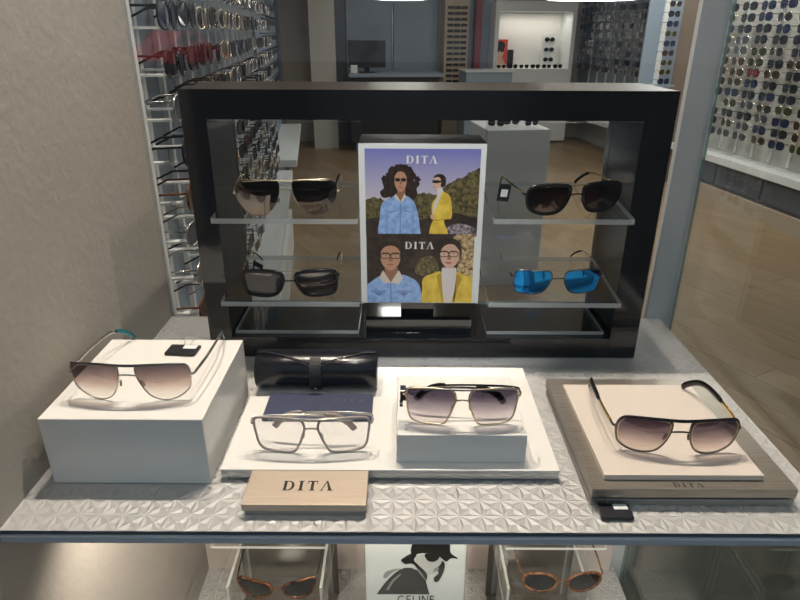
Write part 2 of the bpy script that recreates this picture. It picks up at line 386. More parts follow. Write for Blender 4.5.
def glasses(name, label, loc, yaw=0., pitch=0., W=.14, H=.046, gap=.018, shape='aviator', rim=.0011, rimd=None, rimmat=None, lens='grey', brow=None,
            brow_z=.97, temple='open', tmat=None, tipmat=None, wrap=.007, lean=.10, tlen=.14, tsize=(.0007, .0017), tipsize=(.0011, .0024), tail=.003, bridge_z=.80,
            hinge_z=.70, second_rim=None, cut=.56, end=.004, thick=None, padmat=None):
    g = root(name, label, 'sunglasses' if lens != 'clear' else 'eyeglasses', loc, (pitch, 0, yaw))
    rimmat = rimmat or M['silver']; tmat = tmat or rimmat; tipmat = tipmat or M['acetate']; rimd = rimd or rim
    w = W / 2 - gap / 2 - end; hw = W / 2
    def pos(x, z, dy=0.): return Vector((x, wrap * (x / hw) ** 2 - lean * (z - .0) + dy, z))
    base = rim + .0002
    fr = MB(); outl = smooth_closed([(p[0], p[1]) for p in OUT[shape]], 5)
    for s in (-1, 1):
        pts = [pos(s * (gap / 2 + p.x * w), base + p.y * (H - 2 * rim)) for p in outl]
        fr.tube(pts, rim, rimd, 8, True, (0, 1, 0))
        if second_rim:
            cx = sum(p.x for p in pts) / len(pts); cz = sum(p.z for p in pts) / len(pts)
            p2 = [pos(cx + (p.x - cx) * .93, cz + (p.z - cz) * .92, -.0012) for p in pts]
            MB().tube(p2, second_rim[0], second_rim[0], 6, True, (0, 1, 0)).build('inner_rim', second_rim[1], g)
        c = sum((p for p in pts), Vector()) / len(pts); lm = MB(); n = len(pts); rings = []; ks = (1., .8, .55, .3)
        for k in ks: rings += [pos(c.x + (p.x - c.x) * k, c.z + (p.z - c.z) * k, -.0009 * (1 - k * k)) for p in pts]
        fs = [(q * n + i, q * n + (i + 1) % n, (q + 1) * n + (i + 1) % n, (q + 1) * n + i) for q in range(3) for i in range(n)] + [(3 * n + i, 3 * n + (i + 1) % n, 4 * n) for i in range(n)]
        lm.add(rings + [pos(c.x, c.z, -.0009)], fs, 0, True)
        lo = lm.build('lens', LENS[lens], g)
        md = lo.modifiers.new('thickness', 'SOLIDIFY'); md.thickness = .0014; md.offset = 0; md.use_rim = False
        # end piece and hinge block
        hz = H * hinge_z
        fr.tube([pos(s * (hw - end - .001), hz), pos(s * (hw - .001), hz, .001), pos(s * hw, hz, .005), pos(s * hw, hz, .009)], .0014, .0020, 8)
    # bridge
    bz = base + bridge_z * (H - 2 * rim)
    fr.tube(smooth_open([pos(-gap / 2 - .0008, bz - .001), pos(-gap / 4, bz + .0005, -.001), pos(0, bz + .001, -.0014), pos(gap / 4, bz + .0005, -.001), pos(gap / 2 + .0008, bz - .001)], 3), .0010, .0012, 8)
    fr.build('frame_front', rimmat, g)
    if brow:
        bw = MB(); x1 = hw * brow[1]
        bw.tube(smooth_open([pos(-x1, base + (H - 2 * rim) * (brow_z - .02), -.0006), pos(-x1 * .5, base + (H - 2 * rim) * (brow_z + .03), -.001), pos(0, base + (H - 2 * rim) * (brow_z + .02), -.0012), pos(x1 * .5, base + (H - 2 * rim) * (brow_z + .03), -.001), pos(x1, base + (H - 2 * rim) * (brow_z - .02), -.0006)], 5), brow[2], brow[2] * 1.1, 8)
        bw.build('brow_bar', brow[0], g)
    for s in (-1, 1):   # nose pads
        pz = H * .42; px = gap / 2 + .0035
        pd = MB().tube([pos(s * (px - .0022), pz + .005, .005), pos(s * (px - .0006), pz + .001, .0062), pos(s * (px + .0006), pz - .004, .006)], .0009, .0020, 8, radii=[.6, 1, .7])
        pd.tube([pos(s * (px + .001), pz + .004, .001), pos(s * (px - .001), pz + .003, .0052)], .0004, n=6)
        pd.build('nose_pad', padmat or M['crystal'], g)
    hz = H * hinge_z
    for s in (-1, 1):
        X = s * hw
        if temple == 'open':
            y0 = wrap + .008
            pts = [(X, y0, hz), (X + s * .002, .05, hz + .0005), (X + s * .001, tlen * .66, hz * .97), (X - s * .003, tlen * .82, hz * .80), (X - s * .008, tlen * .95, hz * .36), (X - s * .010, tlen, tail)]
        else:
            k = .016 + (.006 if s > 0 else 0.)
            pts = [(X, wrap + .006, hz), (X - s * .004, k, hz + .0005), (X - s * .045, k + .004, hz + .0005), (X - s * .095, k + .006, hz - .002), (X - s * .115, k + .006, hz - .011), (X - s * .124, k + .006, hz - .022)]
        sm = smooth_open(pts, 6); ncut = int(len(sm) * cut)
        t = MB().tube(sm[:ncut + 1], tsize[0], tsize[1], 8); 
        to = t.build('temple', tmat, g)
        MB().tube(sm[ncut:], tipsize[0], tipsize[1], 8, radii=[.7] + [1.] * (len(sm) - ncut - 2) + [.8]).build('temple_tip', tipmat, to)
    return g

glasses('sunglasses', 'silver aviator sunglasses with brown gradient lenses and teal tips on the tall white block', (-.314, .617, .0902), R(-1), 0, .148, .051, .020, 'aviator',
        .0009, rimmat=M['silver'], lens='brown', brow=(M['darksilver'], .90, .0016), bridge_z=.72, tmat=M['silver'], tipmat=M['teal'], tlen=.158, lean=.06, hinge_z=.66, wrap=.010, tsize=(.0012, .0026), tipsize=(.0016, .0030))
glasses('eyeglasses', 'clear eyeglasses with thin silver frame and folded temples, in front of the navy card', (-.106, .617, .0162), R(.5), 0, .147, .053, .016, 'panto',
        .0016, rimmat=M['crystal'], lens='clear', brow=(M['silver'], .70, .0011), bridge_z=.72, tmat=M['silver'], tipmat=M['crystal'], temple='folded', lean=.05, tipsize=(.0016, .0045), hinge_z=.78)
gg = glasses('sunglasses', 'pale gold square sunglasses with grey gradient lenses on the small white block', (.074, .619, .0562), R(-.5), 0, .140, .053, .015, 'panto',
        .0012, rimmat=M['palegold'], lens='grey', brow=(M['darksilver'], .66, .0010), bridge_z=.70, tmat=M['darksilver'], tipmat=M['acetate'], temple='folded', lean=.05, tipsize=(.0014, .0045), hinge_z=.76)
MB().bbox(-.0735, -.0665, .006, .020, .030, .0440, .001).bbox(-.0740, -.0700, -.002, .006, .027, .032, .0006).build('side_shield', M['darksilver'], gg)
glasses('sunglasses', 'black and gold sunglasses with rose gradient lenses on the brushed metal plinth', (.3265, .596, .0327), R(-2.2), 0, .149, .051, .021, 'wide',
        .0011, rimmat=M['darksilver'], lens='rose', brow=(M['acetate'], .86, .0019), bridge_z=.66, tmat=M['gold'], tipmat=M['acetate'], tlen=.150, lean=.06, hinge_z=.64, padmat=M['acetate'], wrap=.012, tsize=(.0015, .0030), tipsize=(.0023, .0042), cut=.26, second_rim=(.0005, M['palegold']))

# ------------------------------------------------------------------ case, card, tags
cs = root('glasses_case', 'black leather roll case with a strap flap lying at the back of the white platform', 'case', (-.119, .779, .0165))
mb = MB(); L = .0865; n = 28
prof = []
for k in range(n):
    t = 2 * math.pi * k / n; x = math.cos(t); z = math.sin(t)
    prof.append((.0285 * math.copysign(abs(x) ** .85, x), .026 + .0258 * math.copysign(abs(z) ** .85, z)))
for q in range(2):
    pass
xs = [-L, -L + .002, -L * .5, 0, L * .5, L - .002, L]; sc = [.94, 1, 1, 1, 1, 1, .94]
vs = [(x, p[0] * s, .026 + (p[1] - .026) * s) for x, s in zip(xs, sc) for p in prof]
fs = [(i * n + j, i * n + (j + 1) % n, (i + 1) * n + (j + 1) % n, (i + 1) * n + j) for i in range(len(xs) - 1) for j in range(n)]
fs += [tuple(range(n)), tuple((len(xs) - 1) * n + j for j in range(n))]
mb.add(vs, fs, 0, True).build('body', M['leather'], cs)
# flap: curved leather sheet over the front, its lower edge dipping to the strap in the middle
mb = MB(); nx, nt = 24, 10; vs = []
for side in (1.0, 1.035):
    for i in range(nx + 1):
        u = i / nx; x = -L * 1.0 + 2 * L * u; d = abs(2 * u - 1)
        end = 152 - 58 * min(1, d * 1.25) ** .8
        for j in range(nt + 1):
            a = R(60 + (end - 60) * j / nt)
            vs.append((x, .0287 * math.cos(a) * side * 1.0, .026 + .0262 * math.sin(a) * side))
fs = []; st = (nx + 1) * (nt + 1)
for k in (0, st):
    for i in range(nx):
        for j in range(nt): fs.append((k + i * (nt + 1) + j, k + (i + 1) * (nt + 1) + j, k + (i + 1) * (nt + 1) + j + 1, k + i * (nt + 1) + j + 1))
for i in range(nx):
    a = i * (nt + 1) + nt; fs.append((a, a + nt + 1, a + nt + 1 + st, a + st))
    a = i * (nt + 1); fs.append((a, a + nt + 1, a + nt + 1 + st, a + st))
mb.add(vs, fs, 0, True).build('flap', M['leather'], cs)
def flap_pt(u, r=.0302):
    d = abs(2 * u - 1); a = R(152 - 58 * min(1, d * 1.25) ** .8); return (-L + 2 * L * u, r * math.cos(a) * 1.035, .026 + .0277 * math.sin(a))
MB().tube([flap_pt(.02 + .96 * i / 40) for i in range(41)], .0005, n=6).build('stitching', M['stitch'], cs)
mb = MB()
path = [(0, .0300 * math.cos(R(a)), .026 + .0284 * math.sin(R(a))) for a in range(70, 236, 12)]
mb.tube(path, .0070, .0011, 8, ref=(0, -1, 0)) if False else None
vs = []; fs = []
for i, a in enumerate(range(118, 238, 10)):
    for r in (1.05, 1.17):
        for x in (-.0078, .0078): vs.append((x, .0285 * r * math.cos(R(a)), .026 + .0258 * r * math.sin(R(a))))
k = len(vs) // 4
for i in range(k - 1):
    b = i * 4; fs += [(b, b + 1, b + 5, b + 4), (b + 2, b + 3, b + 7, b + 6), (b, b + 2, b + 6, b + 4), (b + 1, b + 3, b + 7, b + 5)]
fs += [(0, 1, 3, 2), (4 * k - 4, 4 * k - 3, 4 * k - 1, 4 * k - 2)]
st_ = MB().add(vs, fs).build('strap', M['strapleather'], cs)
MB().lathe([(.0018, 0), (.0016, .0006), (.0006, .0009)], 0, 0, 12).build('snap', M['chrome'], st_, (0, -.0312, .0110), (R(75), 0, 0))
o = MB().bbox(-.183, -.037, .684, .747, .0162, .0205, .001).build('navy_card', M['navy'])
tag(o, 'flat navy cloth booklet embossed DITA lying behind the clear eyeglasses', 'booklet')
word('DITA', SERIF, .040, M['navyfoil'], o, (-.070, .728, .0205), (0, 0, 0), .4, .0002)

def security_tag(label, loc, rot, w=.040, d=.026, loop=True):
    t = root('security_tag', label, 'security tag', loc, rot)
    MB().bbox(-w / 2, w / 2, -d / 2, d / 2, 0, .0045, .0015).build('body', M['blackplast'], t)
    MB().bbox(-w * .02, w * .42, d * .02, d * .40, .0045, .0049, .0002).build('sticker', M['label'], t)
    if loop:
        pts = [(-.004, d / 2, .003), (-.006, d / 2 + .014, .006), (0, d / 2 + .019, .007), (.006, d / 2 + .014, .006), (.004, d / 2, .003)]
        MB().tube(smooth_open(pts, 5), .0008, n=6).build('clear_loop', M['acredge'], t)
    return t
security_tag('black security tag with white sticker lying on the tall white block', (-.295, .740, .0902), (0, 0, R(-4)), .042, .026)
security_tag('black security tag with white sticker at the front left corner of brushed metal plinth', (.2395, .533, .0012), (0, 0, R(0)), .036, .023)

# ------------------------------------------------------------------ black display frame
X0, X1, Y0, Y1, Z1 = -.306, .383, .886, 1.035, .418
fr = root('showcase', 'large glossy black box frame standing at the back of the embossed shelf', 'display frame')
MB().box(X0, X0 + .035, Y0, Y1, .003, Z1 - .0405).build('side_panel', M['black'], fr)
MB().box(X1 - .044, X1, Y0, Y1, .003, Z1 - .0405).build('side_panel', M['black'], fr)
MB().box(X0, X1, Y0, Y1, Z1 - .040, Z1, 0, (1, (0, 2, 3, 4, 5))).build('top_panel', [M['black'], M['blacktop']], fr)
MB().box(X0 + .0355, X1 - .0445, Y0, Y1, .003, .038).build('bottom_panel', M['black'], fr)
MB().box(X0 + .002, X1 - .002, Y0 + .001, Y1, .0, .0028).build('base_strip', M['chrome'], fr)

def slab(mb, x0, x1, y0, y1, z0, z1, axis):
    """acrylic sheet: big faces clear, cut edges brighter. axis is the thin direction"""
    keep = {'z': (0, 1), 'y': (2, 4), 'x': (3, 5)}[axis]
    return mb.box(x0, x1, y0, y1, z0, z1, 0, (1, keep))
AC = [M['acrylic'], M['acredge']]
TILT = math.atan2(.018, .165)
def acrylic_unit(label, x0, x1, shelves):
    u = root('acrylic_riser', label, 'acrylic stand', ((x0 + x1) / 2, .95, .0382), group=None)
    h = (x1 - x0) / 2
    slab(MB(), -h + .003, h - .003, .072, .0765, .0, .32, 'y').build('back_panel', AC, u)
    slab(MB(), -h + .006, h - .006, -.050, .0715, .0, .006, 'z').build('base_plate', AC, u)
    for z in shelves:
        slab(MB(), -h, h, 0, .163, -.008, 0, 'z').build('shelf', AC, u, (0, -.09, z - .0382), (TILT, 0, 0))
    return u
acrylic_unit('clear two-tier acrylic stand in the black frame, left of the poster', -.274, -.062, (.112, .243))
acrylic_unit('clear two-tier acrylic stand in the black frame, right of the poster', .1355, .3385, (.112, .244))
def zs(z, y): return z + (y - .86) * math.tan(TILT) + .0006
glasses('sunglasses', 'gold rimless sunglasses with bronze flash lenses on the upper left acrylic shelf', (-.163, .868, zs(.243, .868)), R(4), TILT, .152, .056, .018, 'drop', .0006,
        rimmat=M['palegold'], lens='flash', brow=(M['palegold'], .80, .0008), bridge_z=.74, tmat=M['palegold'], tlen=.125, lean=.06, hinge_z=.62)
glasses('sunglasses', 'black square sunglasses with smoke lenses and gold bridge on the lower left acrylic shelf', (-.168, .873, zs(.112, .873)), R(2), TILT, .148, .049, .020, 'square', .0034,
        rimmat=M['acetate'], lens='smoke', brow=(M['palegold'], .62, .0009), brow_z=1.0, bridge_z=.62, tmat=M['palegold'], tlen=.125, lean=.06, hinge_z=.70, tsize=(.0006, .0008), tipsize=(.0011, .0014))
glasses('sunglasses', 'black and gold sunglasses with dark brown lenses on the upper right acrylic shelf', (.252, .877, zs(.244, .877)), R(13), TILT, .152, .049, .022, 'wide', .0030,
        rimmat=M['acetate'], lens='dbrown', brow=(M['gold'], .62, .0010), bridge_z=.66, tmat=M['gold'], tlen=.125, lean=.05, hinge_z=.66)
glasses('sunglasses', 'blue mirrored sunglasses with thin gold frame on the lower right acrylic shelf', (.243, .886, zs(.112, .886)), R(3), TILT, .142, .044, .020, 'square', .0012,
        rimmat=M['darksilver'], lens='blue', brow=(M['palegold'], .60, .0009), brow_z=1.0, bridge_z=.66, tmat=M['palegold'], tlen=.128, lean=.05, hinge_z=.70, tsize=(.0006, .0008), tipsize=(.0011, .0014))
def price_tag(label, loc, rot):
    t = root('price_tag', label, 'price tag', loc, rot)
    MB().bbox(-.010, .010, -.001, .001, -.026, .0, .0008).build('plate', M['blackplast'], t)
    MB().box(-.0055, .0055, -.0015, -.0010, -.019, -.008).build('sticker', M['label'], t)
    return t
price_tag('small black tag with white square hanging at left temple of the dark brown sunglasses', (.155, .9, .2860), (0, R(8), R(20)))
price_tag('small black tag standing by the left temple of the black square sunglasses', (-.228, .93, .1500), (0, R(14), R(-30)))

# ------------------------------------------------------------------ poster stand
ps = root('poster_stand', 'black poster stand with white bordered two-photo advertisement, in the middle of the black frame', 'poster stand', (.0315, .895, .0382))
MB().box(-.0925, .0925, .004, .090, .057, .306).build('box', M['blackmat'], ps)
MB().bbox(-.087, .085, .008, .060, .0, .0245, .0006).build('base', M['black'], ps)
MB().box(-.030, .024, .030, .050, .0245, .057).build('neck', M['black'], ps)
MB().box(-.0925, .0925, .0015, .004, .057, .306).build('white_border', M['label'], ps)
PM = []; PI = {}
def pm(name, mat): PI[name] = len(PM); PM.append(mat); return PI[name]
def skyramp():
    m, nt, out = new_mat('print_sky'); tc = N(nt, 'ShaderNodeTexCoord'); sp = N(nt, 'ShaderNodeSeparateXYZ'); nt.links.new(tc.outputs['Object'], sp.inputs[0])
    mr = N(nt, 'ShaderNodeMapRange', **{'From Min': .215, 'From Max': .30}); nt.links.new(sp.outputs['Z'], mr.inputs['Value'])
    cr = N(nt, 'ShaderNodeValToRGB'); cr.color_ramp.elements[0].color = (.62, .55, .62, 1); cr.color_ramp.elements[1].color = (.16, .18, .50, 1)
    nt.links.new(mr.outputs[0], cr.inputs[0]); b = N(nt, 'ShaderNodeBsdfPrincipled', Roughness=.4); nt.links.new(cr.outputs[0], b.inputs['Base Color']); nt.links.new(b.outputs[0], out.inputs[0]); return m
pm('sky', skyramp()); pm('tree', mottled('print_trees', (.035, .033, .014), (.19, .15, .06), 190., .4)); pm('hair', mottled('print_hair', (.012, .008, .006), (.05, .030, .022), 260., .4))
pm('skin', pbr('print_skin', (.50, .27, .17), .4)); pm('skin2', pbr('print_pale_skin', (.66, .42, .31), .4)); pm('lens', pbr('print_dark', (.02, .015, .015), .4))
pm('denim', mottled('print_denim_blue', (.20, .34, .66), (.34, .50, .82), 130., .4)); pm('denim_dk', pbr('print_denim_seam', (.13, .20, .42), .4)); pm('cream', pbr('print_cream', (.70, .62, .55), .4))
pm('yellow', mottled('print_yellow', (.62, .42, .05), (.85, .62, .09), 60., .4)); pm('yellow_dk', pbr('print_mustard', (.42, .27, .03), .4)); pm('neckw', pbr('print_offwhite', (.72, .66, .64), .4))
pm('dark', mottled('print_dark_brown', (.022, .015, .012), (.055, .036, .026), 60., .4)); pm('gold', mottled('print_gold_leaves', (.08, .045, .02), (.70, .52, .28), 170., .4)); pm('lilac', mottled('print_lilac_bush', (.06, .05, .06), (.42, .36, .42), 260., .4))
pm('white', pbr('print_white', (.82, .82, .84), .4)); pm('lip', pbr('print_lips', (.42, .12, .10), .4)); pm('shade', pbr('print_skin_shadow', (.30, .14, .085), .4))
def blob(cx, cy, rx, ry, n=28, wob=0., seed=1):
    rnd = random.Random(seed); return [(cx + rx * math.cos(2 * math.pi * i / n) * (1 + wob * rnd.uniform(-1, 1)), cy + ry * math.sin(2 * math.pi * i / n) * (1 + wob * rnd.uniform(-1, 1))) for i in range(n)]
def photo(x0, x1, z0, z1, y, items, name):
    mb = MB(); d = 0
    for mat, poly in items:
        q = [(x0 + max(0, min(1, p[0])) * (x1 - x0), z0 + max(0, min(1, p[1])) * (z1 - z0)) for p in poly]
        mb.prism(q, 'y', y - .000012 * d, y - .000012 * d - .000012, PI[mat]); d += 1
    return mb.build(name, PM, ps)
def face(cx, cy, w, h, skin, glassm='lens', look=0., shades=True):
    out = [(skin, smooth2([(cx - w * .46, cy + h * .30), (cx - w * .50, cy), (cx - w * .42, cy - h * .25), (cx - w * .15, cy - h * .49), (cx + w * .15, cy - h * .49), (cx + w * .42, cy - h * .25), (cx + w * .5, cy), (cx + w * .46, cy + h * .30), (cx + w * .2, cy + h * .5), (cx - w * .2, cy + h * .5)]))]
    out += [('shade', [(cx - w * .04 + look, cy + h * .05), (cx + w * .06 + look, cy + h * .05), (cx + w * .13 + look, cy - h * .12), (cx + look, cy - h * .15), (cx - w * .09 + look, cy - h * .12)])]
    out += [('lip', smooth2([(cx - w * .19 + look, cy - h * .27), (cx + look, cy - h * .235), (cx + w * .19 + look, cy - h * .27), (cx + look, cy - h * .325)]))]
    for s in (-1, 1):
        ex = cx + s * w * .25 + look
        if shades: out.append(('lens', blob(ex, cy + h * .10, w * .22, h * .10)))
        else:
            out.append(('lens', smooth2([(ex - w * .24, cy + h * .18), (ex + w * .24, cy + h * .18), (ex + w * .20, cy - h * .01), (ex - w * .20, cy - h * .01)])))
            out.append((skin, smooth2([(ex - w * .20, cy + h * .155), (ex + w * .20, cy + h * .155), (ex + w * .165, cy + h * .015), (ex - w * .165, cy + h * .015)])))
            out.append(('neckw', blob(ex, cy + h * .085, w * .09, h * .028))); out.append(('lens', blob(ex, cy + h * .085, w * .04, h * .03)))
            out.append(('hair', [(ex - w * .2, cy + h * .205), (ex + w * .2, cy + h * .205), (ex + w * .17, cy + h * .235), (ex - w * .17, cy + h * .235)]))
    out.append(('lens', [(cx - w * .07 + look, cy + h * .14), (cx + w * .07 + look, cy + h * .14), (cx + w * .07 + look, cy + h * .115), (cx - w * .07 + look, cy + h * .115)]))
    return out
def smooth2(p): return [(v.x, v.y) for v in smooth_closed(p, 4)]
def wpolys(text, x0, x1, z0, z1):
    ps_, tot = letters(text, SERIF, 1., .30); return [('white', [((p[0] + tot / 2) / tot * (x1 - x0) + x0, (p[1] + .5) * (z1 - z0) + z0) for p in q]) for q in ps_]
rn = random.Random(3)
def skyline(pts, jit, per=5, seed=3):
    q = smooth_open([(p[0], p[1]) for p in pts], per); r = random.Random(seed); return [(p.x, p.y + r.uniform(-jit, jit)) for p in q]
top = [('sky', rect(0, 1, 0, 1)), ('tree', [(0, 0)] + skyline([(0, .43), (.10, .46), (.2, .42), (.42, .47), (.52, .51), (.62, .50), (.72, .60), (.80, .66), (.90, .73), (1, .80)], .015) + [(1, 0)]),
       ('dark', [(0, 0), (0, .20), (.2, .24), (.5, .20), (.8, .28), (1, .22), (1, 0)]), ('lilac', smooth2([(.70, 0), (.73, .10), (.80, .15), (.90, .14), (.98, .09), (1, 0)]))]
top += [('hair', smooth2([(.16, .45), (.13, .52), (.18, .58), (.17, .66), (.22, .74), (.27, .79), (.33, .79), (.38, .76), (.42, .68), (.43, .58), (.46, .50), (.42, .43), (.34, .46), (.24, .47)])),
        ] + [('hair', blob(.31 + .135 * math.cos(t) * (1 + .12 * math.sin(7 * t)), .615 + .185 * math.sin(t), .028, .035, 10, .3, int(t * 9))) for t in [k * .26 for k in range(24)] if math.sin(t) > -.86] + [('shade', [(.275, .40), (.285, .58), (.35, .58), (.355, .40)])] + face(.310, .635, .105, .22, 'skin')
top += [('denim', smooth2([(.12, 0), (.125, .20), (.145, .38), (.22, .45), (.27, .475), (.31, .41), (.355, .475), (.42, .42), (.46, .30), (.485, .10), (.48, .0), (.3, -.02)])),
        ('cream', [(.25, .47), (.27, .50), (.31, .41), (.285, .42)]), ('cream', [(.36, .47), (.345, .50), (.31, .41), (.335, .42)]),
        ('denim_dk', rect(.305, .312, 0, .40)), ('denim_dk', rect(.185, .19, 0, .27)), ('denim_dk', rect(.42, .425, 0, .27)), ('denim_dk', [(.215, .28), (.275, .30), (.275, .31), (.215, .29)]), ('denim_dk', [(.345, .30), (.405, .28), (.405, .29), (.345, .31)])]
top += [('hair', smooth2([(.60, .66), (.61, .71), (.66, .725), (.70, .69), (.705, .61), (.68, .58), (.65, .60)])), ('skin2', smooth2([(.605, .68), (.592, .63), (.60, .575), (.615, .545), (.645, .56), (.665, .62), (.65, .685)])),
        ('lens', [(.588, .655), (.635, .655), (.675, .645), (.675, .635), (.63, .62), (.588, .625)]), ('lip', rect(.598, .612, .575, .585)),
        ('neckw', [(.63, .565), (.675, .57), (.69, .52), (.68, .36), (.60, .24), (.595, .34), (.63, .47)]),
        ('yellow', smooth2([(.585, .34), (.60, .42), (.655, .49), (.69, .52), (.745, .47), (.765, .35), (.765, .22), (.70, .19), (.735, .06), (.73, .0), (.60, -.02), (.57, .03), (.585, .14), (.60, .20)])),
        ('neckw', smooth2([(.64, .54), (.675, .52), (.655, .44), (.61, .28), (.598, .24), (.60, .36), (.63, .46)])), ('yellow_dk', [(.60, .195), (.76, .215), (.76, .205), (.60, .185)]), ('skin2', blob(.595, .235, .017, .03))]
top += wpolys('DITA', .36, .625, .84, .925)
photo(-.0835, .0845, .168, .299, .0014, top, 'upper_photo')
bot = [('dark', rect(0, 1, 0, 1)), ('gold', smooth2([(.82, .42), (.86, .55), (.83, .70), (.88, .86), (.80, .95), (.86, 1.0), (1.0, 1.0), (1.0, .40), (.93, .40)])), ('tree', smooth2([(.47, .42), (.46, .55), (.52, .66), (.62, .68), (.68, .5), (.6, .4)]))]
bot += [('hair', smooth2([(.06, .40), (.04, .52), (.08, .62), (.09, .74), (.14, .84), (.22, .88), (.30, .84), (.34, .72), (.35, .58), (.40, .46), (.34, .38), (.2, .36)])),
        ] + [('hair', blob(.21 + .165 * math.cos(t) * (1 + .12 * math.sin(7 * t)), .60 + .26 * math.sin(t), .03, .04, 10, .3, int(t * 9))) for t in [k * .26 for k in range(24)] if math.sin(t) > -.86] + [('shade', [(.16, .30), (.17, .52), (.29, .52), (.295, .30)])] + face(.222, .655, .185, .34, 'skin', shades=False)
bot += [('denim', smooth2([(-.05, 0), (-.02, .22), (.04, .31), (.14, .40), (.22, .30), (.32, .41), (.40, .38), (.48, .30), (.515, .14), (.52, -.04), (.25, -.05)])),
        ('cream', [(.115, .37), (.15, .48), (.225, .30), (.17, .28)]), ('cream', [(.34, .37), (.30, .48), (.225, .30), (.30, .27)]), ('denim_dk', rect(.22, .23, 0, .28)),
        ('denim_dk', [(.04, .155), (.19, .165), (.19, .18), (.04, .17)]), ('denim_dk', [(.27, .165), (.42, .155), (.42, .17), (.27, .18)]), ('denim_dk', [(.06, .15), (.11, .09), (.16, .15)]), ('denim_dk', [(.30, .15), (.35, .09), (.40, .15)])]
bot += [('hair', smooth2([(.68, .70), (.68, .84), (.72, .92), (.79, .94), (.86, .89), (.885, .78), (.87, .66), (.78, .6)])), ('neckw', [(.71, .52), (.84, .52), (.86, .30), (.84, 0), (.70, 0), (.69, .30)])]
bot += face(.778, .685, .175, .34, 'skin2', shades=False, look=-.01) + [('hair', smooth2([(.685, .76), (.70, .88), (.77, .90), (.85, .87), (.87, .76), (.82, .845), (.77, .86), (.72, .83)]))]
bot += [('neckw', [(.715, .50), (.76, .485), (.80, .485), (.84, .50), (.855, .32), (.83, .0), (.72, .0), (.70, .32)]), ('yellow', smooth2([(.53, -.03), (.525, .20), (.53, .36), (.60, .42), (.70, .46), (.705, .25), (.735, -.03)])), ('yellow', smooth2([(.82, -.03), (.845, .25), (.85, .45), (.93, .41), (1.02, .34), (1.02, -.03)])),
        ('yellow_dk', [(.66, .40), (.70, .45), (.72, .18), (.73, 0), (.715, 0)]), ('yellow_dk', [(.85, .44), (.90, .36), (.86, .2), (.82, 0), (.835, 0)])]
bot += wpolys('DITA', .36, .625, .79, .89)
photo(-.083, .0815, .059, .172, .0002, bot, 'lower_photo')

# ------------------------------------------------------------------ lower display below the shelf
LZ = -.62
lo = root('lower_display_shelf', 'lower star-embossed display shelf beneath, with a pale back board, seen under the blue-grey trim', 'shelf', (0, 0, LZ))
embossed(XL, XR, .56, 1.04, .0250, .0022, .0).build('embossed_top', M['emboss'], lo)
MB().box(XL, XR, .56, 1.04, -.03, -.0036).build('board', M['slabdark'], lo)
MB().box(XL, .474, 1.03, 1.044, .0, .585).build('back_board', M['card'], lo)
cp = root('poster_holder', 'clear holder with a black and white CELINE portrait poster, below the shelf', 'poster', (.029, .80, LZ))
MB().box(-.087, .087, 0, .004, 0, .37).build('poster_sheet', M['label'], cp)
slab(MB(), -.089, .089, -.004, -.0015, 0, .372, 'y').build('front_sheet', AC, cp)
MB().box(-.089, .089, -.02, .03, 0, .004).build('foot', AC[0], cp)
word('CELINE', SANS, .066, M['print_black'], cp, (.002, -.0003, .176), (R(90), 0, 0), .22, hscale=1.25)
q = lambda x, y: (-.0868 + (x - 145) * .0003, .300 - (y - 55) * .000415)
art = MB(); AM = [M['print_black'], pbr('print_grey', (.30, .30, .30), .5), pbr('print_light', (.62, .62, .61), .5), mottled('print_coat', (.012, .012, .013), (.035, .035, .035), 90., .5)]
def ap(mi, pts, k, sm=True):
    p = [q(*a) for a in pts]; art.prism(smooth2(p) if sm else p, 'y', -.00012 * k, -.00012 * k - .0001, mi)
ap(1, [(245, 225), (262, 196), (300, 182), (352, 176), (318, 190), (282, 214), (262, 232)], 1)
ap(3, [(205, 326), (228, 296), (252, 264), (280, 234), (310, 205), (340, 184), (372, 172), (410, 172), (448, 186), (480, 212), (498, 246), (508, 284), (522, 326)], 1, False)
ap(1, [(262, 300), (300, 240), (345, 205), (352, 210), (310, 248), (275, 302)], 2, False)
ap(2, [(450, 105), (560, 95), (590, 150), (575, 190), (545, 205), (515, 210), (500, 235), (470, 190), (440, 150)], 2)
ap(1, [(430, 150), (470, 170), (500, 215), (495, 240), (450, 190)], 3)
ap(0, [(350, 130), (370, 112), (410, 92), (440, 100), (425, 125), (445, 150), (500, 200), (500, 240), (470, 200), (420, 150), (375, 150)], 4)
ap(0, [(412, 95), (415, 40), (470, 10), (560, 5), (625, 35), (635, 85), (680, 118), (640, 115), (610, 135), (560, 100), (480, 88)], 5)
ap(0, [(490, 92), (568, 95), (562, 125), (530, 137), (500, 125)], 6)
ap(0, [(590, 130), (605, 150), (598, 195), (572, 245), (548, 248), (545, 225), (570, 200), (560, 175), (580, 150)], 7)
ap(1, [(550, 168), (572, 172), (566, 183), (540, 190)], 8)
art.build('portrait_print', AM, cp)
